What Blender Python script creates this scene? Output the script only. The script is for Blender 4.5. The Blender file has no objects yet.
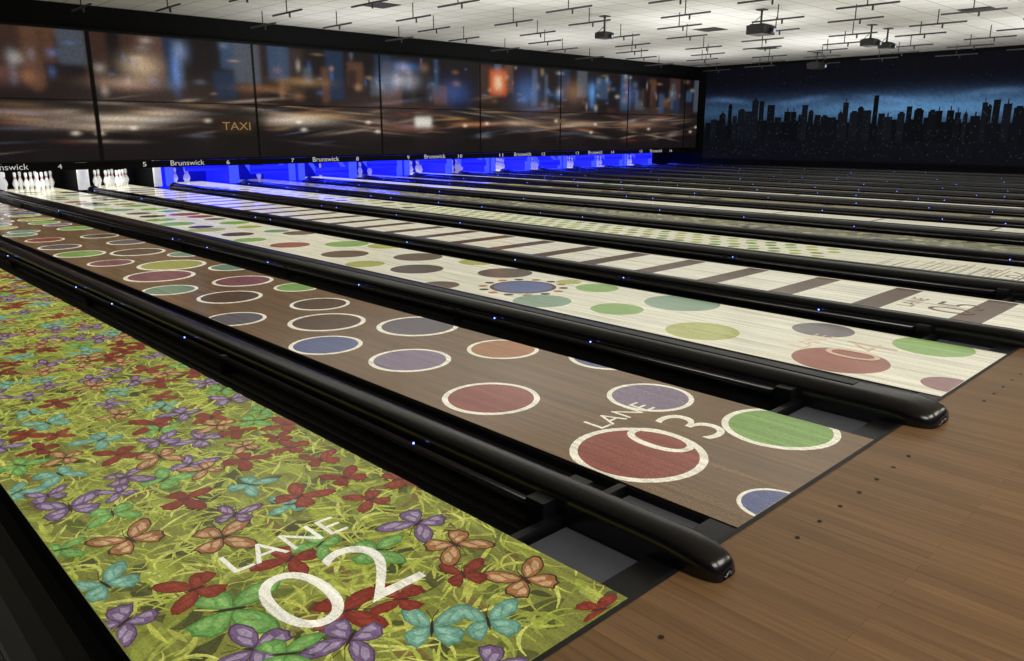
import bpy, math, random
import numpy as np
from mathutils import Vector
random.seed(7); rng=np.random.RandomState(11)
sc=bpy.context.scene
sc.view_settings.view_transform='Standard'
# ---------------------------------------------------------------- measured layout (metres)
F_PX,YAW,PITCH,H,YC=778.386,0.76412,0.24847,1.21153,1.1184
W=1.054; GA,GB=0.558,0.7745
LX={2:1.50585-W}
for k in range(3,17): LX[k]=LX[k-1]+W+(GA if k%2==1 else GB)
LX[1]=LX[2]-W-GB
LX[0]=LX[1]-W-GA
LEN=18.29
YM=16.446; ZT,ZM,ZB=3.19,1.85,0.636
CEIL=3.65; XR=26.8; XL=-4.0; YBK=-7.0; YEND=20.2

def lin(c): 
    c=c/255.0
    return c/12.92 if c<=0.04045 else ((c+0.055)/1.055)**2.4
def C(r,g,b): return (lin(r),lin(g),lin(b),1.0)

def survey(px,py,z=0.0):
    "photogrammetric measurement: floor-plane point seen at a photo coordinate"
    a=px-512; b=330.5-py
    F=F_PX*math.cos(PITCH)+b*math.sin(PITCH); Z=-F_PX*math.sin(PITCH)+b*math.cos(PITCH)
    t=(z-H)/Z
    return (F*math.sin(YAW)+a*math.cos(YAW))*t,(F*math.cos(YAW)-a*math.sin(YAW))*t-YC, t*F_PX

# ---------------------------------------------------------------- mesh builder
class MB:
    def __init__(s): s.v=[];s.f=[];s.c=[];s.m=[]
    def add(s,vs,fs,col=(1,1,1,1),mi=0):
        o=len(s.v); s.v+=[tuple(v) for v in vs]
        for f in fs: s.f.append(tuple(i+o for i in f)); s.c.append(col); s.m.append(mi)
    def box(s,x0,x1,y0,y1,z0,z1,col=(1,1,1,1),mi=0):
        s.add([(x0,y0,z0),(x1,y0,z0),(x1,y1,z0),(x0,y1,z0),(x0,y0,z1),(x1,y0,z1),(x1,y1,z1),(x0,y1,z1)],
          [(0,3,2,1),(4,5,6,7),(0,1,5,4),(1,2,6,5),(2,3,7,6),(3,0,4,7)],col,mi)
    def rect(s,x0,x1,y0,y1,z,col,mi=0): s.add([(x0,y0,z),(x1,y0,z),(x1,y1,z),(x0,y1,z)],[(0,1,2,3)],col,mi)
    def tube(s,a,b,r,col=(1,1,1,1),mi=0,n=8):
        a=Vector(a);b=Vector(b);d=(b-a).normalized();u=d.orthogonal().normalized();w=d.cross(u)
        vs=[]
        for p in (a,b):
            for i in range(n):
                t=2*math.pi*i/n; vs.append(p+u*math.cos(t)*r+w*math.sin(t)*r)
        s.add(vs,[(i,(i+1)%n,n+(i+1)%n,n+i) for i in range(n)]+[tuple(range(n))[::-1],tuple(range(n,2*n))],col,mi)
    def lathe(s,prof,x,y,z,n=16,col=(1,1,1,1),mi=0,cols=None):
        vs=[];
        for (r,h) in prof:
            for i in range(n):
                t=2*math.pi*i/n; vs.append((x+r*math.cos(t),y+r*math.sin(t),z+h))
        for k in range(len(prof)-1):
            cc=cols[k] if cols else col
            s.add([vs[k*n+i] for i in range(n)]+[vs[(k+1)*n+i] for i in range(n)],[(i,(i+1)%n,n+(i+1)%n,n+i) for i in range(n)],cc,mi)
    def build(s,name,mats,smooth=False,parent=None):
        me=bpy.data.meshes.new(name); me.from_pydata(s.v,[],s.f)
        for m in mats: me.materials.append(m)
        me.polygons.foreach_set('material_index',s.m)
        ca=me.color_attributes.new('Col','FLOAT_COLOR','CORNER')
        lt=np.zeros(len(me.polygons),dtype=np.int32); me.polygons.foreach_get('loop_total',lt)
        ca.data.foreach_set('color',np.repeat(np.array(s.c,dtype=np.float32),lt,axis=0).ravel())
        if smooth: me.polygons.foreach_set('use_smooth',[True]*len(me.polygons))
        me.update()
        ob=bpy.data.objects.new(name,me); sc.collection.objects.link(ob)
        if parent: ob.parent=parent
        return ob
_tc={}
def text_geo(txt,off=0.0):
    if (txt,off) in _tc: return _tc[(txt,off)]
    cu=bpy.data.curves.new('t','FONT'); cu.body=txt; cu.resolution_u=6; cu.offset=off
    ob=bpy.data.objects.new('t',cu); sc.collection.objects.link(ob)
    dg=bpy.context.evaluated_depsgraph_get(); dg.update()
    me=bpy.data.meshes.new_from_object(ob.evaluated_get(dg))
    vs=[tuple(v.co) for v in me.vertices]; fs=[tuple(p.vertices) for p in me.polygons]
    bpy.data.objects.remove(ob); bpy.data.meshes.remove(me)
    x0=min(v[0] for v in vs);x1=max(v[0] for v in vs);y0=min(v[1] for v in vs);y1=max(v[1] for v in vs)
    vs=[((v[0]-x0)/(x1-x0),(v[1]-y0)/(y1-y0)) for v in vs]
    _tc[(txt,off)]=(vs,fs); return _tc[(txt,off)]
def floor_text(mb,txt,xc,y0,w,h,z,col,mi=0,off=0.0):
    vs,fs=text_geo(txt,off); mb.add([(xc-w/2+a*w,y0+b*h,z) for a,b in vs],fs,col,mi)
def wall_text(mb,txt,xc,z0,w,h,y,col,mi=0):
    vs,fs=text_geo(txt); mb.add([(xc-w/2+a*w,y,z0+b*h) for a,b in vs],fs,col,mi)

# ---------------------------------------------------------------- materials
def newmat(name):
    m=bpy.data.materials.new(name); m.use_nodes=True; nt=m.node_tree
    return m,nt,nt.nodes['Principled BSDF']
def simple(name,col,rough=.5,metal=0,spec=.5,em=None,es=0,noise=0.15,nscale=8):
    m,nt,b=newmat(name)
    n=nt.nodes.new('ShaderNodeTexNoise'); n.inputs['Scale'].default_value=nscale; n.inputs['Detail'].default_value=4
    tc=nt.nodes.new('ShaderNodeTexCoord'); nt.links.new(tc.outputs['Object'],n.inputs['Vector'])
    mx=nt.nodes.new('ShaderNodeMix'); mx.data_type='RGBA'
    mx.inputs[6].default_value=tuple(c*(1-noise) for c in col[:3])+(1,)
    mx.inputs[7].default_value=tuple(min(1,c*(1+noise)) for c in col[:3])+(1,)
    nt.links.new(n.outputs['Fac'],mx.inputs[0]); nt.links.new(mx.outputs[2],b.inputs['Base Color'])
    b.inputs['Roughness'].default_value=rough; b.inputs['Metallic'].default_value=metal
    b.inputs['Specular IOR Level'].default_value=spec
    if em: b.inputs['Emission Color'].default_value=em; b.inputs['Emission Strength'].default_value=es
    return m
def attr_mat(name,dif,ems,rough,spec,grain=0.0,gscale=(38,1.1,1)):
    m,nt,b=newmat(name); L=nt.links
    a=nt.nodes.new('ShaderNodeAttribute'); a.attribute_name='Col'
    src=a.outputs['Color']
    if grain>0:
        tc=nt.nodes.new('ShaderNodeTexCoord'); mp=nt.nodes.new('ShaderNodeMapping'); mp.inputs['Scale'].default_value=gscale
        L.new(tc.outputs['Object'],mp.inputs['Vector'])
        n=nt.nodes.new('ShaderNodeTexNoise'); n.inputs['Scale'].default_value=1; n.inputs['Detail'].default_value=5; n.inputs['Roughness'].default_value=.65
        L.new(mp.outputs[0],n.inputs['Vector'])
        mr=nt.nodes.new('ShaderNodeMapRange'); mr.inputs[1].default_value=.3; mr.inputs[2].default_value=.7
        mr.inputs[3].default_value=1-grain; mr.inputs[4].default_value=1+grain*.6
        L.new(n.outputs['Fac'],mr.inputs[0])
        n2=nt.nodes.new('ShaderNodeTexNoise'); n2.inputs['Scale'].default_value=140; n2.inputs['Detail'].default_value=1
        L.new(tc.outputs['Object'],n2.inputs['Vector'])
        mr2=nt.nodes.new('ShaderNodeMapRange'); mr2.inputs[1].default_value=.3; mr2.inputs[2].default_value=.7; mr2.inputs[3].default_value=.80; mr2.inputs[4].default_value=1.18
        L.new(n2.outputs['Fac'],mr2.inputs[0])
        mm=nt.nodes.new('ShaderNodeMath'); mm.operation='MULTIPLY'; L.new(mr.outputs[0],mm.inputs[0]); L.new(mr2.outputs[0],mm.inputs[1])
        vm=nt.nodes.new('ShaderNodeVectorMath'); vm.operation='SCALE'
        L.new(a.outputs['Color'],vm.inputs[0]); L.new(mm.outputs[0],vm.inputs['Scale']); src=vm.outputs[0]
    s1=nt.nodes.new('ShaderNodeVectorMath'); s1.operation='SCALE'; s1.inputs['Scale'].default_value=dif
    L.new(src,s1.inputs[0]); L.new(s1.outputs[0],b.inputs['Base Color'])
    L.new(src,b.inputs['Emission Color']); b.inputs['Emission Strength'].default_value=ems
    b.inputs['Roughness'].default_value=rough; b.inputs['Specular IOR Level'].default_value=spec
    return m
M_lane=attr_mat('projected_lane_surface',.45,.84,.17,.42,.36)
M_side=simple('lane_side_black',(.012,.012,.014),.5)
M_print=attr_mat('printed_masking_graphic',.3,.9,.45,.2)  # emission stands in for the lamps that light these prints
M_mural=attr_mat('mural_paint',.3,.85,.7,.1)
M_black=simple('black_gloss_plastic',(.010,.010,.013),.2,spec=.6)
M_gut=simple('gutter_plastic',(.008,.008,.010),.34,spec=.4)
M_grey=simple('grey_plate',(.12,.13,.16),.4)
M_hood=simple('hood_plastic',(.06,.06,.07),.4)
M_matte=simple('matte_black_paint',(.004,.004,.005),.8,spec=.2)
M_pin=simple('pin_white',(.85,.85,.83),.3,noise=.03,em=(1,1,1,1),es=.14)
M_pinred=simple('pin_red',(.6,.02,.02),.3)
M_text=simple('sign_lettering',(.7,.7,.7),.5,em=(1,1,1,1),es=.34)
M_blue=simple('blue_lit_glow',(.02,.02,.6),.4,em=(.008,.012,1,1),es=1.3,nscale=3)  # UV lamp light on the bay parts, put into colour and emission
M_blued=simple('blue_lit_glow_dim',(.01,.01,.3),.4,em=(.005,.008,.55,1),es=.36)  # dimmer copy of the painted-in blue light, for the curtain
M_blueb=simple('blue_lit_glow_bright',(.03,.04,.6),.4,em=(.035,.06,1,1),es=1.5)  # stronger copy of the painted-in blue light, for plate fronts and sweep arms
M_whitep=simple('kickback_white',(.6,.6,.62),.5,em=(1,1,1,1),es=.24)
M_led=simple('led_blue',(.1,.15,1),.3,em=(.10,.18,1,1),es=11)
M_metal=simple('fixture_metal',(.05,.05,.05),.5,metal=.2)
M_lens=simple('projector_lens',(.2,.22,.3),.1,em=(.7,.8,1,1),es=.5)
M_projbody=simple('projector_body',(.02,.02,.02),.6)

def wood():
    m,nt,b=newmat('approach_maple'); L=nt.links
    tc=nt.nodes.new('ShaderNodeTexCoord')
    sp=nt.nodes.new('ShaderNodeSeparateXYZ'); L.new(tc.outputs['Object'],sp.inputs[0])
    cb=nt.nodes.new('ShaderNodeCombineXYZ'); L.new(sp.outputs['Y'],cb.inputs[0]); L.new(sp.outputs['X'],cb.inputs[1])
    br=nt.nodes.new('ShaderNodeTexBrick'); br.inputs['Scale'].default_value=1
    br.inputs['Brick Width'].default_value=1.3; br.inputs['Row Height'].default_value=.046; br.inputs['Mortar Size'].default_value=.0008
    br.inputs['Mortar Smooth'].default_value=.3
    br.inputs['Color1'].default_value=(.245,.142,.066,1); br.inputs['Color2'].default_value=(.330,.193,.090,1); br.inputs['Mortar'].default_value=(.14,.08,.038,1)
    br.offset=.37; L.new(cb.outputs[0],br.inputs['Vector'])
    mp=nt.nodes.new('ShaderNodeMapping'); mp.inputs['Scale'].default_value=(60,2.2,1); L.new(tc.outputs['Object'],mp.inputs['Vector'])
    n=nt.nodes.new('ShaderNodeTexNoise'); n.inputs['Scale'].default_value=1; n.inputs['Detail'].default_value=5; L.new(mp.outputs[0],n.inputs['Vector'])
    mr=nt.nodes.new('ShaderNodeMapRange'); mr.inputs[1].default_value=.3;mr.inputs[2].default_value=.7;mr.inputs[3].default_value=.80;mr.inputs[4].default_value=1.14
    L.new(n.outputs['Fac'],mr.inputs[0])
    vm=nt.nodes.new('ShaderNodeVectorMath'); vm.operation='SCALE'; L.new(br.outputs['Color'],vm.inputs[0]); L.new(mr.outputs[0],vm.inputs['Scale'])
    L.new(vm.outputs[0],b.inputs['Base Color']); b.inputs['Roughness'].default_value=.36; b.inputs['Specular IOR Level'].default_value=.25
    return m
M_wood=wood()
def ceilmat():
    m,nt,b=newmat('ceiling_tiles'); L=nt.links
    tc=nt.nodes.new('ShaderNodeTexCoord')
    br=nt.nodes.new('ShaderNodeTexBrick'); br.inputs['Scale'].default_value=1; br.offset=0
    br.inputs['Brick Width'].default_value=.61; br.inputs['Row Height'].default_value=.61; br.inputs['Mortar Size'].default_value=.014
    br.inputs['Color1'].default_value=(.74,.74,.715,1); br.inputs['Color2'].default_value=(.80,.80,.775,1); br.inputs['Mortar'].default_value=(.46,.46,.45,1)
    L.new(tc.outputs['Object'],br.inputs['Vector']); L.new(br.outputs['Color'],b.inputs['Base Color'])
    b.inputs['Roughness'].default_value=.9; b.inputs['Specular IOR Level'].default_value=.1
    return m
M_ceil=ceilmat()

# ---------------------------------------------------------------- room shell
def room(name,b,mat):
    mb=MB(); mb.box(*b); return mb.build(name,[mat])
room('floor',(XL,XR,YBK,0,-.15,0),M_wood)
room('floor_lane_bed',(XL,XR,0,YEND,-.25,-.15),M_matte)
room('ceiling',(XL,XR,YBK,YEND,CEIL,CEIL+.1),M_ceil)
room('wall_left',(XL-.1,XL,YBK,YEND,-.15,CEIL),M_matte)
room('wall_rear',(XL,XR,YBK-.1,YBK,-.15,CEIL),M_matte)
room('wall_pit',(XL,XR,YEND,YEND+.1,-.15,CEIL),M_matte)
room('wall_right',(XR,XR+.1,YBK,YEND,-.15,CEIL),M_matte)
room('wall_soffit',(XL,XR,YM+.08,YM+.2,ZT,CEIL),M_matte)
mb=MB(); mb.rect(XL,XR,-.018,0,.002,C(12,11,11))
mb.build('foul_line',[M_side])
mb=MB()
for n in range(1,17):
    for k in range(7):
        x=LX[n]+W*(k+.5)/7; 
        vs=[(x+.008*math.cos(t),-.16+.008*math.sin(t),.0025) for t in np.linspace(0,2*math.pi,12,endpoint=False)]
        mb.add(vs,[tuple(range(12))])
mb.build('approach_marker_dots',[M_side])

# ---------------------------------------------------------------- lanes
def clampu(n,x): return min(max(x,LX[n]+.002),LX[n]+W-.002)
def clampv(v): return min(max(v,.004),LEN+.9)
def disc(mb,n,x,y,r,z,col,N=36,ry=None):
    ry=ry or r
    vs=[(clampu(n,x+r*math.cos(t)),clampv(y+ry*math.sin(t)),z) for t in np.linspace(0,2*math.pi,N,endpoint=False)]
    mb.add([(clampu(n,x),clampv(y),z)]+vs,[(0,1+i,1+(i+1)%N) for i in range(N)],col)
def ringdisc(mb,n,x,y,r,z,col,ring,th=.12):
    disc(mb,n,x,y,r,z,ring); disc(mb,n,x,y,r*(1-th),z+.0004,col)
def lane_base(n,col,end=LEN+.95,var=.06):
    mb=MB(); x0=LX[n];x1=x0+W
    mb.box(x0,x1,.0,end,-.14,-.0005,mi=1)
    nb=39
    for i in range(nb):
        y=0.0; 
        while y<end:
            L=random.uniform(1.5,4.5); y2=min(end,y+L); k=random.uniform(1-var,1+var)
            mb.rect(x0+W*i/nb,x0+W*(i+1)/nb,y,y2,0,tuple(c*k for c in col[:3])+(1,)); y=y2
    return mb
def label(mb,n,col,z=.004):
    xc=LX[n]+W*.5
    floor_text(mb,'LANE',xc+.0,.84,.375,.108,z,col,off=-.003)
    floor_text(mb,'%02d'%n,xc-.005,.45,.40,.30,z,col,off=-.011)
def soft(c,to=(98,78,58),k=.22):
    t=C(*to); return tuple(a*(1-k)+b*k for a,b in zip(c[:3],t[:3]))+(1,)
CREAM=C(230,224,200); RED=C(134,62,48); GREEN=C(122,160,80); PURP=C(124,108,126); BLUE=C(84,94,132)
YG=C(160,162,80); TEAL=C(112,142,116); BROWN=C(84,64,48); DBR=C(66,52,42); ORG=C(162,110,66); PINK=C(124,74,80); GRY=C(94,88,92)

# --- lane 2: grass and butterflies
def butterfly(mb,n,x,y,s,ang,pal,z):
    c,sn=math.cos(ang),math.sin(ang)
    up=[(0.01,0.02),(.05,.2),(.18,.38),(.34,.49),(.50,.52),(.57,.44),(.54,.32),(.48,.18),(.32,.05),(.12,-.02)]
    lo=[(0.01,0.02),(.12,.02),(.30,.0),(.42,-.07),(.48,-.18),(.42,-.28),(.41,-.36),(.30,-.40),(.24,-.46),(.16,-.38),(.08,-.28),(.02,-.12)]
    dark,mid,lite=pal
    fold=random.uniform(.7,1.0)
    def put(pts,col,dz):
        for sg in (1,-1):
            vs=[]
            for (a,b) in pts:
                a2=a*sg*(fold if sg<0 else 1)
                vs.append((clampu(n,x+s*(a2*c-b*sn)),clampv(y+s*(a2*sn+b*c)),z+dz))
            if sg<0: vs=vs[::-1]
            cx=sum(v[0] for v in vs)/len(vs); cy=sum(v[1] for v in vs)/len(vs); N=len(vs)
            mb.add([(cx,cy,z+dz)]+vs,[(0,1+i,1+(i+1)%N) for i in range(N)],col)
    def sc_(pts,k,cx,cy): return [(cx+(a-cx)*k,cy+(b-cy)*k) for a,b in pts]
    put(lo,dark,0); put(up,dark,1e-5)
    put(sc_(lo,.86,.20,-.15),mid,2e-5); put(sc_(up,.87,.25,.22),mid,3e-5)
    put([(.08,.05),(.12,.20),(.24,.33),(.27,.30),(.20,.12)],lite,4e-5)
    put([(.24,.12),(.30,.30),(.42,.40),(.45,.30),(.36,.15)],lite,4e-5)
    put([(.08,-.04),(.18,-.04),(.32,-.10),(.26,-.17),(.12,-.14)],lite,4e-5)
    put([(.12,-.19),(.24,-.20),(.33,-.28),(.22,-.35),(.14,-.28)],lite,4e-5)
    bd=[(.0,.2),(.022,.1),(.025,-.1),(0,-.24),(-.025,-.1),(-.022,.1)]
    vs=[(clampu(n,x+s*(a*c-b*sn)),clampv(y+s*(a*sn+b*c)),z+5e-5) for a,b in bd]
    mb.add(vs,[tuple(range(6))],C(52,40,32))
    for sg in (-1,1):
        q=[(0,.18),(.10*sg,.42),(.085*sg,.42),(-.01*sg,.18)]
        mb.add([(clampu(n,x+s*(a*c-b*sn)),clampv(y+s*(a*sn+b*c)),z+5e-5) for a,b in q],[(0,1,2,3)],C(52,40,32))
def grass_lane(n,dark=1.0,nstr=9500,nb=330,npatch=4200):
    def K(c): return tuple(v*dark for v in c[:3])+(1,)
    mb=lane_base(n,K(C(124,126,58)))
    z=.0008
    for i in range(npatch):
        x=LX[n]+random.random()*W;y=random.random()*LEN
        r=random.uniform(.015,.055); a0=random.random()*3.14; N=8; col=K(random.choice([C(86,88,44),C(98,104,46),C(146,154,60),C(116,100,52),C(74,76,40),C(140,146,62),C(128,132,54),C(162,166,74)]))
        vs=[]
        for k in range(N):
            t=2*math.pi*k/N; rr=r*random.uniform(.6,1.2); a=rr*math.cos(t)*1.5;b=rr*math.sin(t)*.7
            vs.append((clampu(n,x+a*math.cos(a0)-b*math.sin(a0)),clampv(y+a*math.sin(a0)+b*math.cos(a0)),z+i*1e-7))
        mb.add([(clampu(n,x),clampv(y),z+i*1e-7)]+vs,[(0,1+k,1+(k+1)%N) for k in range(N)],col)
    for i in range(nstr):
        x=LX[n]+random.random()*W;y=random.random()*LEN; a=random.uniform(0,math.pi); w=random.uniform(.003,.009); cur=random.uniform(-16,16)
        col=K(random.choice([C(182,184,82),C(164,172,72),C(194,196,100),C(142,152,62),C(174,176,82),C(152,162,72),C(160,170,68)]))
        pts=[];st=random.uniform(.012,.030)
        for k in range(7):
            pts.append((x,y,a)); x+=math.cos(a)*st;y+=math.sin(a)*st;a+=cur*st
        vs=[]
        for k,(px,py,a) in enumerate(pts):
            ww=w*(1-abs(k-3)/4.2); nx,ny=-math.sin(a)*ww,math.cos(a)*ww
            vs+=[(clampu(n,px+nx),clampv(py+ny),z+.0005+i*1e-7),(clampu(n,px-nx),clampv(py-ny),z+.0005+i*1e-7)]
        mb.add(vs,[(2*k,2*k+1,2*k+3,2*k+2) for k in range(6)],col)
    pals=[(C(112,46,34),C(128,54,40),C(140,66,48)),(C(82,62,84),C(114,90,120),C(156,138,160)),(C(84,126,106),C(104,152,128),C(134,176,152)),
          (C(80,122,60),C(104,152,76),C(130,172,94)),(C(72,50,34),C(156,104,64),C(192,156,112)),(C(110,42,32),C(124,46,34),C(132,54,40)),
          (C(84,58,78),C(108,80,106),C(156,134,152)),(C(102,40,32),C(118,46,36),C(128,56,42))]
    cnt=0;pos=[]
    fixed=[(3,232,610,.24),(5,345,612,.19),(4,130,540,.19),(4,222,538,.19),(1,70,508,.19),(2,290,505,.14),(1,418,524,.19),(4,455,545,.18),(2,432,628,.18),(2,488,622,.17),(4,525,580,.18),(1,350,640,.18),(0,195,590,.17),(0,300,497,.17),(3,320,545,.15),(1,255,650,.18),(5,290,560,.16),(2,105,585,.17),(3,165,480,.17),(2,250,485,.15),(5,155,425,.19),(3,160,430,.14),(1,200,440,.18),(0,370,500,.14),(5,185,500,.16),(1,190,465,.16),(5,120,455,.16),(3,285,655,.17),(5,400,600,.15),(2,60,475,.17),(4,205,470,.15),(0,320,460,.15),(5,245,460,.16),(6,235,515,.14),(5,345,478,.15)]
    zz=z+.0018
    if n==2:
        for (pi,px,py,s) in fixed:
            x,y,_=survey(px,py); pos.append((x,y)); butterfly(mb,n,x,y,s,random.uniform(0,6.28),tuple(K(c) for c in pals[pi]),zz); zz+=6e-6
    tries=0
    while cnt<nb and tries<nb*14:
        tries+=1
        x=LX[n]+random.random()*W;y=random.random()*LEN
        near=n==2 and y<1.6
        if any((x-a)**2+(y-b)**2<(.17 if near else .122)**2 for a,b in pos): continue
        pos.append((x,y)); butterfly(mb,n,x,y,random.uniform(.12,.175),random.uniform(0,6.28),tuple(K(c) for c in random.choice(pals)),zz); zz+=6e-6; cnt+=1
    label(mb,n,C(240,236,216),zz+.0006)
    return mb
grass_lane(2,nb=620).build('bowling_lane',[M_lane,M_side])

# --- lane 3: brown boards with ringed dots
mb=lane_base(3,C(106,82,55),var=.13)
L3=[(638,453,70,RED),(780,428,58,GREEN),(775,505,38,BLUE),(650,397,44,PURP),(491,398,50,RED),(410,360,42,PURP),(503,349,37,ORG),(610,358,42,BLUE),(326,345,37,BLUE),(235,319,31,GRY),(327,322,39,BROWN),(418,326,42,GRY),(320,304,30,BROWN),(298,287,24,GREEN),(230,297,32,BROWN),(170,290,27,TEAL),(243,281,30,PINK),(160,276,34,PINK),(232,267,23,TEAL),(172,265,33,YG),(111,263,22,PINK),(187,254,19,TEAL),(138,252,26,BROWN),(80,254,24,GREEN),(60,247,20,GRY),(128,242,20,GRY),(100,236,18,BROWN),(45,240,18,RED),(20,235,16,TEAL)]
ymax=0
for i,(px,py,hw,col) in enumerate(L3):
    x,y,sc_=survey(px,py); r=hw*sc_/F_PX*0.98; ymax=max(ymax,y)
    ringdisc(mb,3,x,y,r,.001+i*2e-5,soft(col,k=.14),CREAM)
y=ymax+.3
while y<LEN:
    for u in (.22,.78):
        ringdisc(mb,3,LX[3]+W*(u+random.uniform(-.08,.08)),y+random.uniform(-.15,.15),random.uniform(.17,.26),.001,random.choice([RED,GREEN,PURP,BLUE,YG,TEAL,BROWN,PINK]),CREAM)
    y+=.55
label(mb,3,CREAM)
mb.build('bowling_lane',[M_lane,M_side])
# --- lane 4: cream with dots
mb=lane_base(4,C(214,209,184))
L4=[(840,360,47,RED),(933,347,38,GREEN),(950,385,27,PINK),(823,330,30,GRY),(702,331,37,YG),(617,309,27,GREEN),(682,303,38,TEAL),(542,301,30,TEAL),(523,287,34,BLUE),(597,288,22,GREEN),(505,273,28,DBR),(569,282,13,YG),(417,269,27,DBR),(440,285,20,BROWN),(478,262,20,YG),(418,257,25,BROWN),(365,264,20,YG),(345,254,24,BROWN),(347,244,22,GREEN),(387,246,20,YG),(300,233,17,BROWN),(290,245,20,RED),(250,240,16,GREEN)]
ymax=0
for i,(px,py,hw,col) in enumerate(L4):
    x,y,sc_=survey(px,py); r=hw*sc_/F_PX*.98; ymax=max(ymax,y)
    if px==523:
        for k in range(14):
            t=2*math.pi*k/14; disc(mb,4,x+1.22*r*math.cos(t),y+1.22*r*math.sin(t),r*.15,.0008,ORG if k%2 else DBR,10)
        ringdisc(mb,4,x,y,r,.001,col,DBR,.12)
    else: disc(mb,4,x,y,r,.001+i*1e-5,soft(col,(190,180,150),.10))
y=ymax+.4
while y<LEN:
    for u in (.25,.75):
        disc(mb,4,LX[4]+W*(u+random.uniform(-.08,.08)),y+random.uniform(-.15,.15),random.uniform(.15,.24),.001,random.choice([RED,GREEN,GRY,YG,TEAL,BROWN,DBR]))
    y+=.6
label(mb,4,C(196,172,148))
mb.build('bowling_lane',[M_lane,M_side])
# --- lane 5: cream with piano-like bars
def bar_lane(n,col,bar,sp=.62,w=.13):
    mb=lane_base(n,col); x0=LX[n]
    y=.33
    while y<LEN-.5:
        mb.rect(x0+.10*W,x0+.97*W,y,y+w,.001,bar); y+=sp
    mb.rect(x0+.03,x0+.045,.1,LEN,.0014,bar); mb.rect(x0+W*.52,x0+W*.53,.1,LEN,.0014,tuple(min(1,c*1.6) for c in bar[:3])+(1,))
    return mb
mb=bar_lane(5,C(214,209,186),C(86,66,52),.66,.20); label(mb,5,C(92,66,52)); mb.build('bowling_lane',[M_lane,M_side])
# --- lane 6: cream with green dot mosaic
mb=lane_base(6,C(212,208,182)); 
y=2.4
while y<9.5:
    for u in (.14,.32,.5,.68,.86):
        disc(mb,6,LX[6]+W*u,y+(.1 if int(u*50)%2 else 0),.068,.001,random.choice([C(126,156,66),C(150,170,84),C(104,130,60),YG,C(140,130,80)]),14)
    y+=.24
while y<17:
    for u in (.2,.5,.8): disc(mb,6,LX[6]+W*(u+random.uniform(-.05,.05)),y,.12,.001,random.choice([YG,C(140,146,90),C(160,150,110),BROWN]),18)
    y+=.5
for k in range(26):
    a=random.uniform(.4,1.9); mb.rect(LX[6]+random.uniform(.1,.3)*W,LX[6]+random.uniform(.5,.9)*W,a,a+.012,.001,C(130,116,96))
label(mb,6,C(132,120,104)); mb.build('bowling_lane',[M_lane,M_side])
# --- lane 7: mottled mosaic of muted colours
mb=lane_base(7,C(120,116,92))
for k in range(1500):
    disc(mb,7,LX[7]+random.random()*W,random.random()*LEN,random.uniform(.02,.07),.001+k*1e-6,random.choice([C(96,104,60),C(150,146,116),C(84,74,80),C(110,126,84),C(140,120,96),C(70,66,56),C(170,166,136)]),9)
label(mb,7,CREAM,.005); mb.build('bowling_lane',[M_lane,M_side])
mb=bar_lane(8,C(208,203,180),C(120,104,84),1.5,.05); label(mb,8,DBR); mb.build('bowling_lane',[M_lane,M_side])
mb=lane_base(9,C(130,120,92))
for k in range(60): disc(mb,9,LX[9]+random.random()*W,random.random()*LEN,random.uniform(.08,.22),.001+k*1e-5,random.choice([C(160,156,120),YG,BROWN,DBR,C(180,176,150)]),20)
label(mb,9,CREAM); mb.build('bowling_lane',[M_lane,M_side])
for n,cc in [(10,C(214,208,182)),(11,C(130,114,90)),(12,C(216,210,188)),(13,C(148,134,110)),(14,C(206,200,180)),(15,C(170,162,138)),(16,C(200,194,176)),(1,C(150,140,130))]:
    mb=bar_lane(n,cc,tuple(c*.45 for c in cc[:3])+(1,),random.choice([.9,1.3,2.0]),.1)
    for k in range(24): disc(mb,n,LX[n]+random.random()*W,random.random()*LEN,random.uniform(.06,.16),.002+k*1e-5,random.choice([DBR,YG,PURP,GREEN,BROWN]),16)
    label(mb,n,C(90,80,70),.004); mb.build('bowling_lane',[M_lane,M_side])

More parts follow.
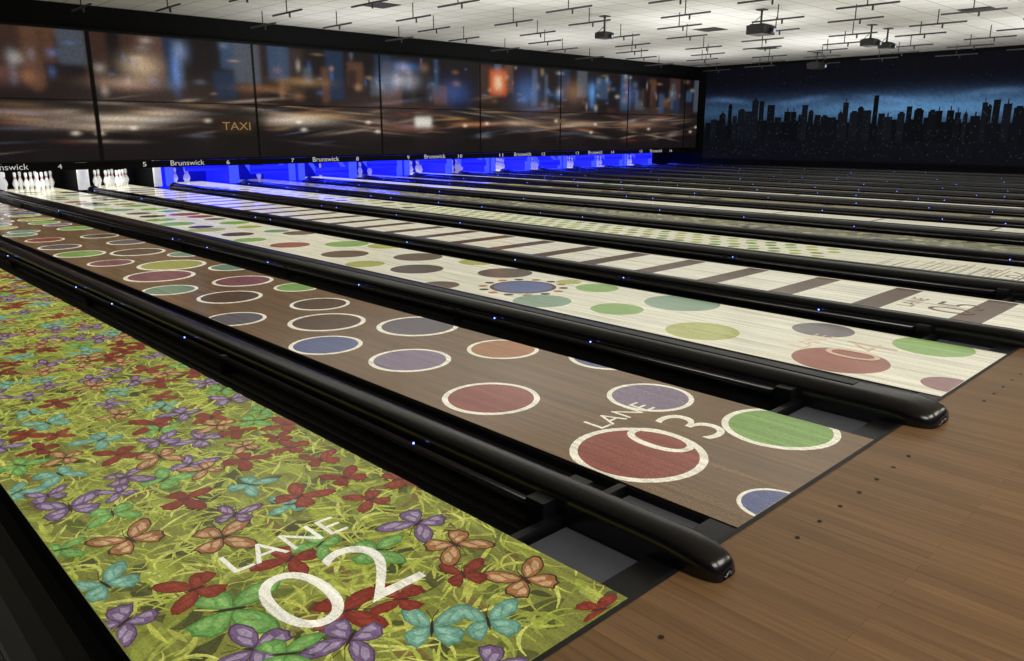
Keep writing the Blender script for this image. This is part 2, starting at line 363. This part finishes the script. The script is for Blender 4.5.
# ---------------------------------------------------------------- gutters and cappings between lanes
def divider(xa,xb,wide):
    mb=MB(); w=.24 if wide else .125; xc=(xa+xb)/2
    yend=17.1
    N=8
    for (x0,x1) in ((xa+.001,xc-w/2+.01),(xc+w/2-.01,xb-.001)):
        prof=[(x0,-.004)]
        for i in range(N+1):
            t=math.pi*i/N; prof.append((x0+.006+(x1-x0-.012)*(1-math.cos(t))/2,-.012-.075*math.sin(t)))
        prof.append((x1,-.004))
        ys=[0.02,17.4]
        vs=[(x,y,z) for y in ys for x,z in prof]; n=len(prof)
        mb.add(vs,[(i,i+1,n+i+1,n+i) for i in range(n-1)],mi=1)
        mb.box(x0+.014,x1-.014,.13,.42,-.045,-.032,mi=2)
        mb.box(x0,x1,.0,.10,-.14,-.003,mi=1)
        mb.box(x0,x1,.44,.47,-.09,-.004,mi=1)
    hh=.092 if wide else .085
    prof=[]
    for i in range(17):
        t=math.pi*i/16
        prof.append((-math.copysign(abs(math.cos(t))**.6,math.cos(t)),abs(math.sin(t))**.55))
    secs=[(-.135,.30,.18),(-.132,.60,.40),(-.122,.80,.56),(-.10,.95,.72),(-.06,1.06,.86),(-.01,1.08,.96),(.06,1.04,1.0),(.16,1.0,1.0),(.4,1,1),(yend,1,1)]
    vs=[]
    for (y,kw,kh) in secs:
        zb=.003 if y<.0 else -.10
        vs.append((xc-w/2*kw,y,zb))
        for (a,b) in prof: vs.append((xc+a*w/2*kw,y,max(zb,-.01+b*(hh+.01)*kh)+.003))
        vs.append((xc+w/2*kw,y,zb))
    n=len(prof)+2; fs=[]
    for k in range(len(secs)-1):
        for i in range(n-1): fs.append((k*n+i,k*n+i+1,(k+1)*n+i+1,(k+1)*n+i))
    fs.append(tuple(range(n)))
    mb.add(vs,fs,mi=0)
    for sx in (-1,1):
        x=xc+sx*(w/2+.030)
        mb.tube((x,.5,.012),(x,yend,.012),.02,mi=0,n=10)
        mb.box(x-.03,x+.03,.47,.55,-.06,.05,mi=1)
        y=2.9
        while y<17: mb.box(x-.014,x+.014,y,y+.05,-.08,.034,mi=1); y+=2.4
    if wide: mb.box(xc-.03,xc+.03,.25,yend,hh-.004,hh+.006,mi=1)
    ob=mb.build('lane_divider_capping',[M_black,M_gut,M_grey])
    for p in ob.data.polygons: p.use_smooth=(p.material_index==0)
    lb=MB(); y=.9+random.random()
    while y<17:
        x=xc-w/2-.034 if random.random()<.6 else xc+w/2+.034
        lb.lathe([(0.0005,-.004),(.004,-.002),(.004,.002),(.0005,.004)],x,y,.036,6); y+=random.uniform(.4,1.8)
    lb.build('led_dots',[M_led],parent=ob)
for n in range(1,16):
    divider(LX[n]+W,LX[n+1],n%2==1)
divider(LX[1]-GA,LX[1],False); divider(LX[16]+W,LX[16]+W+GB,True)

# ---------------------------------------------------------------- pins
PROF=[(.0,0),(.0255,.0),(.029,.01),(.0375,.057),(.0535,.095),(.0605,.114),(.0603,.13),(.055,.16),(.044,.19),(.032,.215),(.0245,.24),(.0228,.255),(.0245,.28),(.029,.305),(.0322,.335),(.031,.36),(.022,.376),(.008,.3805),(0.0005,.381)]
def pins(n,which):
    mb=MB()
    pos=[]
    for row in range(4):
        for k in range(row+1): pos.append((LX[n]+W/2+(k-row/2)*.3048, LEN+row*.264))
    for i in which:
        x,y=pos[i]
        mb.lathe(PROF,x,y,.005,16)
        mb.lathe([(.0262,.236),(.0262,.246)],x,y,.005,16,mi=1); mb.lathe([(.0262,.262),(.0268,.272)],x,y,.005,16,mi=1)
    mb.build('bowling_pin_set',[M_pin,M_pinred],smooth=True)
ALL=list(range(10))
for n in range(1,17):
    if n<=5: pins(n,ALL)
    else: pins(n,{6:[1,3,4,6],7:[2],8:[2,5],9:[0,1,2,4],10:ALL,11:ALL,12:ALL,13:[0,2,5]}.get(n,ALL))

# ---------------------------------------------------------------- pinsetter bays (kickbacks, curtain, sweep)
def bay(n):
    blue=n>=6
    e=bpy.data.objects.new('pinsetter_bay',None); sc.collection.objects.link(e)
    x0=LX[n]-.25;x1=LX[n]+W+.25
    mb=MB()
    mb.box(x0,x1,19.55,19.62,-.1,1.2,mi=0)
    mb.build('rear_curtain',[M_blued if blue else M_matte],parent=e)
    mb=MB()
    for x in (x0-.02,x1-.02):
        vs=[(x,17.95,-.1),(x,19.5,-.1),(x,19.5,1.1),(x,18.2,1.1),(x,17.95,.5)]
        vs2=[(a+.04,b,c) for a,b,c in vs]
        mb.add(vs+vs2,[(0,1,2,3,4),(9,8,7,6,5)]+[(i,5+i,5+(i+1)%5,(i+1)%5) for i in range(5)])
        k=.085
        mb.box(x-k+.02,x+k+.02,17.90,17.95,.0,.62,mi=1)
    mb.build('kickback_plates',[M_blue if blue else M_matte,M_blueb if blue else M_whitep],parent=e)
    mb=MB()
    if blue:
        up={6:.34,7:.22,8:.12,9:.26,10:.3,11:.2,12:.3,13:.12}.get(n,.24)
        mb.box(x0+.28,x1-.28,17.65,17.69,up,up+.2,mi=0)
        mb.box(x0+.28,x1-.28,17.63,17.65,up+.07,up+.10,mi=1)
        for x in (x0+.3,x1-.34): 
            mb.add([(x,17.67,up),(x+.05,17.67,up),(x+.05,17.67,up+.12),(x,17.67,up+.12),(x,18.7,.9),(x+.05,18.7,.9),(x+.05,18.7,1.0),(x,18.7,1.0)],[(0,1,2,3),(0,4,5,1),(1,5,6,2),(2,6,7,3),(3,7,4,0)],mi=3)
    else:
        mb.box(x0+.05,x1-.05,18.0,19.5,.62,.66,mi=2)
    mb.build('sweep',[M_blue,M_blued,M_matte,M_blueb],parent=e)
for n in range(1,17): bay(n)
for n in range(1,16):
    xc=(LX[n]+W+LX[n+1])/2
    mb=MB(); pr=[(.13*math.cos(t),.12*math.sin(t)) for t in np.linspace(0,math.pi/2,7)]
    mb.lathe(pr,xc,17.28,0.0,14); mb.build('ball_return_hood',[M_hood],smooth=True)

# ---------------------------------------------------------------- masking wall above the pins
bounds=[LX[1]-GA/2]+[LX[k]+W+GA/2 for k in range(2,17,2)]
bounds=[bounds[0]-3.44]+bounds
bounds[-1]=min(bounds[-1],XR-.75)
def paint_masking():
    x0,x1=bounds[0],XR-.05; dx=.03;dz=.022
    xs=np.arange(x0,x1,dx); zs=np.arange(ZB,ZT+dz,dz)
    X,Z=np.meshgrid(xs,zs)
    img=np.zeros(X.shape+(3,)); img[:]=np.array(C(26,21,23)[:3])
    haze=np.exp(-((Z-1.75)/.55)**2)*(.6+.4*np.sin(X*1.1+.5))
    img+=haze[...,None]*np.array(C(58,46,40)[:3])
    def gb(cx,cz,sx,sz,col,a=1.0,tilt=0):
        g=np.exp(-((X-cx)/sx)**2-((Z-cz-tilt*(X-cx))/sz)**2)*a
        img[:]=img+g[...,None]*np.array(C(*col)[:3])
    def rc(ax,bx,az,bz,col,a=1.0,s=.04):
        e=lambda t: 1/(1+np.exp(-np.clip(t/s,-40,40)))
        g=e(X-ax)*e(bx-X)*e(Z-az)*e(bz-Z)*a
        img[:]=img*(1-g[...,None])+g[...,None]*np.array(C(*col)[:3])
    for k in range(150):
        ax=rng.uniform(x0,x1); w=rng.uniform(.1,.7); az=rng.uniform(1.9,2.6)
        rc(ax,ax+w,az,az+rng.uniform(.3,1.3),[(30,24,26),(70,48,40),(34,54,80),(18,16,20),(100,70,52),(58,82,112),(22,20,26),(84,92,104)][rng.randint(8)],.75,.025)
    for k in range(150):
        cx=rng.uniform(x0,x1);cz=rng.uniform(2.0,3.1)
        col=[(130,92,60),(64,100,150),(160,128,92),(104,108,122),(180,174,166)][rng.randint(5)]
        gb(cx,cz,rng.uniform(.03,.16),rng.uniform(.02,.12),col,rng.uniform(.25,.7))
    for k in range(220):
        cx=rng.uniform(x0,x1);cz=rng.normal(1.5,.26)
        col=[(130,108,90),(160,144,126),(110,74,56),(96,86,80),(150,120,80),(110,42,30),(84,96,120)][rng.randint(7)]
        gb(cx,cz,rng.uniform(.2,.8),rng.uniform(.012,.05),col,rng.uniform(.2,.8),rng.uniform(-.12,.16))
    for k in range(30):
        cx=rng.uniform(x0,x1);cz=rng.uniform(.85,1.5); w=rng.uniform(.4,1.1); rc(cx,cx+w,cz-.18,cz+.18,(22,18,18),.8,.06)
    for k in range(22):
        cx=rng.uniform(x0,x1);cz=rng.uniform(1.1,1.6); gb(cx,cz,.08,.04,(220,206,186),.8); 
    for (cx,cz,sx,sz,col,a) in [(6.2,2.55,.35,.22,(190,170,140),.9),(5.9,2.2,.6,.12,(170,140,120),.8),(6.9,2.5,.09,.35,(80,120,190),.9),(7.05,2.9,.15,.2,(120,140,180),.6),
        (5.9,1.5,.9,.08,(200,184,160),.9),(5.5,1.34,.7,.06,(200,180,160),.8),(6.6,1.62,.5,.05,(190,170,150),.7),(4.0,1.6,.8,.07,(160,134,116),.6),(3.5,2.3,.7,.2,(100,66,58),.9),(4.4,1.4,.7,.1,(130,110,96),.8),
        (9.6,1.5,.9,.10,(206,192,172),.9),(10.3,1.62,.8,.07,(170,140,96),.8),(9.9,2.4,.6,.1,(150,116,70),.7),(8.9,2.2,.6,.08,(140,96,60),.6),
        (12.4,2.5,.3,.25,(140,155,180),.9),(13.0,2.55,.35,.2,(150,150,160),.8),(13.0,1.35,.8,.1,(120,76,60),.8),(12.9,2.9,.4,.12,(60,105,165),.9),
        (14.6,2.3,.5,.3,(44,70,126),.9),(17.5,2.4,.5,.4,(64,100,156),.8),(19.6,2.5,.5,.3,(140,104,76),.7),(20.5,2.45,.15,.3,(80,140,210),.9),(17.2,1.5,.8,.08,(170,144,120),.8),
        (20.0,1.5,1.0,.08,(180,150,120),.8),(23.0,1.5,.9,.1,(150,116,90),.8),(22.5,2.5,.4,.3,(60,86,140),.7),(15.2,1.45,.6,.06,(180,120,76),.8)]:
        gb(cx,cz,sx,sz,col,a)
    rc(15.95,16.6,2.3,2.98,(204,92,44),.95,.03); rc(16.12,16.42,2.45,2.82,(240,210,170),.85,.04)
    rc(13.2,13.75,1.38,1.62,(240,236,226),.92,.03)
    rc(12.2,12.5,2.1,3.0,(90,84,96),.6)
    rc(7.6,8.9,.85,1.7,(26,22,20),.88,.07); rc(7.75,8.55,1.24,1.5,(60,44,30),.9,.04)
    img*= (1+.10*rng.randn(*X.shape))[...,None]
    for b in bounds:
        img[np.abs(X-b)<.032]=0.001
    img[np.abs(Z-ZM)<.018]=0.001; img[Z<ZB+.03]=.001; img[Z>ZT-.03]=.001
    img=np.clip(img,0,1)*.82
    nz,nx=X.shape
    V=np.stack([X.ravel(),np.full(X.size,YM),Z.ravel()],1)
    idx=np.arange(nz*nx).reshape(nz,nx)
    Fq=np.stack([idx[:-1,:-1].ravel(),idx[:-1,1:].ravel(),idx[1:,1:].ravel(),idx[1:,:-1].ravel()],1)
    me=bpy.data.meshes.new('masking_mural'); me.from_pydata(V.tolist(),[],Fq.tolist())
    ca=me.color_attributes.new('Col','FLOAT_COLOR','POINT')
    ca.data.foreach_set('color',np.concatenate([img.reshape(-1,3),np.ones((X.size,1))],1).astype(np.float32).ravel())
    me.materials.append(M_print)
    ob=bpy.data.objects.new('masking_panel_mural',me); sc.collection.objects.link(ob)
    mb=MB(); wall_text(mb,'TAXI',8.15,1.28,.66,.17,YM-.004,C(140,110,72)); wall_text(mb,'TAXI',19.0,1.5,.4,.14,YM-.004,C(120,100,60))
    mb.build('taxi_sign_print',[M_print],parent=ob)
    mb=MB(); mb.box(x0,x1,YM+.01,YM+.07,ZB,ZT); mb.build('backing_board',[M_matte],parent=ob)
    return ob
paint_masking()
mb=MB(); mb.box(bounds[0],XR-.05,YM-.03,YM+.05,ZB-.14,ZB-.003,mi=0)
for n in range(1,17):
    wall_text(mb,str(n),LX[n]+W/2,ZB-.11,.075*len(str(n)),.09,YM-.034,C(255,255,255),1)
    if n%2==1: wall_text(mb,'Brunswick',LX[n]+W+GB/2,ZB-.11,.74,.11,YM-.034,C(255,255,255),1)
mb.build('lane_number_board',[M_matte,M_text])

# ---------------------------------------------------------------- skyline mural on right wall
def paint_skyline():
    dy=.06;dz=.05
    ys=np.arange(YBK+.1,YM-.3,dy);zs=np.arange(-.10,CEIL-.05,dz)
    Y,Z=np.meshgrid(ys,zs); img=np.zeros(Y.shape+(3,))
    img[:]=np.array(C(9,10,17)[:3])
    glow=np.exp(-((Z-1.95)/.36)**2)*(.25+.75*np.exp(-((Y-8.3)/3.4)**2))
    img+=glow[...,None]*np.array(C(82,128,168)[:3])
    img+=np.exp(-((Z-2.1)/.5)**2)[...,None]*np.array(C(20,28,50)[:3])
    img+= (np.exp(-((Z-2.32-.1*np.sin(Y*1.3))/.09)**2)*(.5+.5*np.sin(Y*2.1+1)))[...,None]*np.array(C(56,80,110)[:3])
    img[Z<1.25]=np.array(C(12,14,20)[:3]); img[Z<.3]=np.array(C(5,5,6)[:3])
    img*=(1+.12*rng.randn(*Y.shape))[...,None]; img=np.clip(img,0,1)
    nz,nx=Y.shape; V=np.stack([np.full(Y.size,XR-.02),Y.ravel(),Z.ravel()],1)
    idx=np.arange(nz*nx).reshape(nz,nx)
    Fq=np.stack([idx[:-1,:-1].ravel(),idx[1:,:-1].ravel(),idx[1:,1:].ravel(),idx[:-1,1:].ravel()],1)
    me=bpy.data.meshes.new('skyline_mural'); me.from_pydata(V.tolist(),[],Fq.tolist())
    ca=me.color_attributes.new('Col','FLOAT_COLOR','POINT')
    ca.data.foreach_set('color',np.concatenate([img.reshape(-1,3),np.ones((Y.size,1))],1).astype(np.float32).ravel())
    me.materials.append(M_mural)
    ob=bpy.data.objects.new('city_skyline_mural',me); sc.collection.objects.link(ob)
    mb=MB()
    def q(y0,y1,z0,z1,x,col): mb.add([(x,y0,z0),(x,y0,z1),(x,y1,z1),(x,y1,z0)],[(0,1,2,3)],col)
    y=YBK+.2
    while y<YM-.6:
        w=rng.uniform(.2,.5); q(y,y+w,.95,rng.uniform(1.45,1.68),XR-.023,C(9,11,15)); y+=w*.95
    y=YBK+.2
    while y<YM-.6:
        w=rng.uniform(.12,.30); h=rng.choice([1.72,1.84,1.95,2.05,2.2,2.35],p=[.2,.25,.2,.15,.12,.08])+rng.uniform(-.05,.05)
        k=rng.randint(3); col=[C(8,10,14),C(12,14,19),C(16,19,26)][k]
        q(y,y+w,.95,h,XR-.026-.002*k,col)
        if rng.rand()<.35: q(y+w*.42,y+w*.58,h,h+.13,XR-.026,col)
        if rng.rand()<.3: q(y+w*.2,y+w*.8,h,h+.05,XR-.026,col)
        for j in range(4):
            wy=y+rng.uniform(.1,.85)*w;wz=rng.uniform(1.1,h-.05); q(wy,wy+.02,wz,wz+.02,XR-.034,C(64,74,84))
        y+=w*rng.uniform(.8,1.7)
    for k in range(140):
        a=rng.uniform(YBK+.3,YM-.6);b=rng.uniform(2.3,3.5); s=rng.uniform(.006,.013); q(a,a+s,b,b+s,XR-.03,C(110,120,150))
    for k in range(600):
        a=rng.uniform(YBK+.3,YM-.6);b=rng.uniform(.35,1.25); s=rng.uniform(.012,.03); q(a,a+s,b,b+s*.7,XR-.034,[C(70,80,84),C(90,84,60),C(40,60,80)][rng.randint(3)])
    mb.build('building_silhouettes',[M_mural],parent=ob)
paint_skyline()

# ---------------------------------------------------------------- ceiling fittings
mb=MB()
for i,n in enumerate(range(1,17)):
    for j in range(8):
        x=LX[n]+W/2+(.3 if j%2 else -.2); y=1.2+j*1.95+(.9 if n%2 else 0)
        if y>15.6: continue
        z=CEIL-.28
        mb.tube((x,y-.55,z),(x,y+.55,z),.017,n=6)
        mb.tube((x,y,z),(x,y,CEIL),.011,n=6)
        mb.tube((x,y-.1,z-.0),(x,y-.1,z-.09),.018,n=6)
mb.build('suspended_light_rails',[M_metal])
def projector(x,y,z=3.15,s=1.0):
    mb=MB(); 
    mb.box(x-.22*s,x+.22*s,y-.17*s,y+.17*s,z-.08*s,z+.08*s,mi=0)
    mb.box(x-.18*s,x+.18*s,y-.13*s,y+.13*s,z+.08*s,z+.10*s,mi=0)
    mb.box(x-.20*s,x-.10*s,y-.175*s,y-.17*s,z-.05*s,z+.05*s,mi=1)
    mb.tube((x+.08*s,y-.16*s,z-.01),(x+.08*s,y-.24*s,z-.02),.055*s,n=14,mi=0)
    mb.tube((x+.08*s,y-.235*s,z-.02),(x+.08*s,y-.245*s,z-.02),.042*s,n=14,mi=2)
    mb.tube((x,y,z+.1*s),(x,y,CEIL),.022,n=8,mi=1); mb.box(x-.09,x+.09,y-.09,y+.09,CEIL-.02,CEIL,mi=1)
    for a in (-1,1): mb.tube((x+a*.15*s,y+.1*s,z+.1*s),(x,y,z+.26*s),.008,n=6,mi=1)
    mb.build('ceiling_projector',[M_projbody,M_metal,M_lens])
for (x,y,s) in [(13.8,10.4,.75),(15.4,7.6,1.1),(19.35,7.0,.9),(20.3,7.0,.8),(24.6,10.8,1.1),(5.5,4,1),(1.0,4,1)]: projector(x,y,3.25,s)
mb=MB()
for (x,y) in [(9.15,12.2),(12.2,6.1),(17.08,9.76),(21.96,11.0),(18.3,4.27),(6.1,9.1)]:
    mb.box(x,x+.6,y,y+.6,CEIL-.012,CEIL,mi=0)
    for k in range(5): mb.box(x+.05,x+.55,y+.07+k*.1,y+.11+k*.1,CEIL-.02,CEIL-.012,mi=1)
mb.build('ceiling_air_vents',[M_projbody,M_metal])

# ---------------------------------------------------------------- lights
def area(name,loc,sx,sy,power,col=(1,1,1),rot=(0,0,0),spread=math.pi):
    l=bpy.data.lights.new(name,'AREA'); l.shape='RECTANGLE'; l.size=sx;l.size_y=sy;l.energy=power;l.color=col; l.spread=spread
    o=bpy.data.objects.new(name,l); o.location=loc;o.rotation_euler=rot; sc.collection.objects.link(o); return o
UP=(math.pi,0,0)
for x in (10,16,22):
    for y in (3.5,9,14): area('ceiling_bounce_fill',(x,y,2.0),3.6,3.4,72 if y<12 else 46,(1,.995,.96),UP)  # added fills in mid-air, standing in for lane and projector bounce
area('ceiling_bounce_fill',(4.5,9,2.0),2.8,3.0,34,(1,.98,.95),UP)  # same added ceiling fill, weaker over the left lanes
for x in (1.5,5.5,11,18,24): area('approach_fill',(x,-3.2,CEIL-.03),3.0,1.4,108 if x<6 else 84,(1,.95,.87))  # fill lamps added out of view to brighten the approach floor
for n in range(3,17):
    if n<=5: area('pin_deck_light',(LX[n]+W/2,17.7,.60),1.0,.12,13,(1,1,1),(math.radians(50),0,0))
    else: area('pin_deck_light',(LX[n]+W/2,17.5,.62),1.0,.2,34,(.02,.04,1),(math.radians(-14),0,0))
w=bpy.data.worlds.new('world'); sc.world=w; w.use_nodes=True; w.node_tree.nodes['Background'].inputs[0].default_value=(.01,.01,.012,1)

# ---------------------------------------------------------------- camera
cd=bpy.data.cameras.new('camera'); cd.sensor_width=36; cd.lens=F_PX/1024*36; cd.clip_start=.05; cd.clip_end=200
co=bpy.data.objects.new('camera',cd); co.location=(0,-YC,H); co.rotation_euler=(math.pi/2-PITCH,0,-YAW)
sc.collection.objects.link(co); sc.camera=co
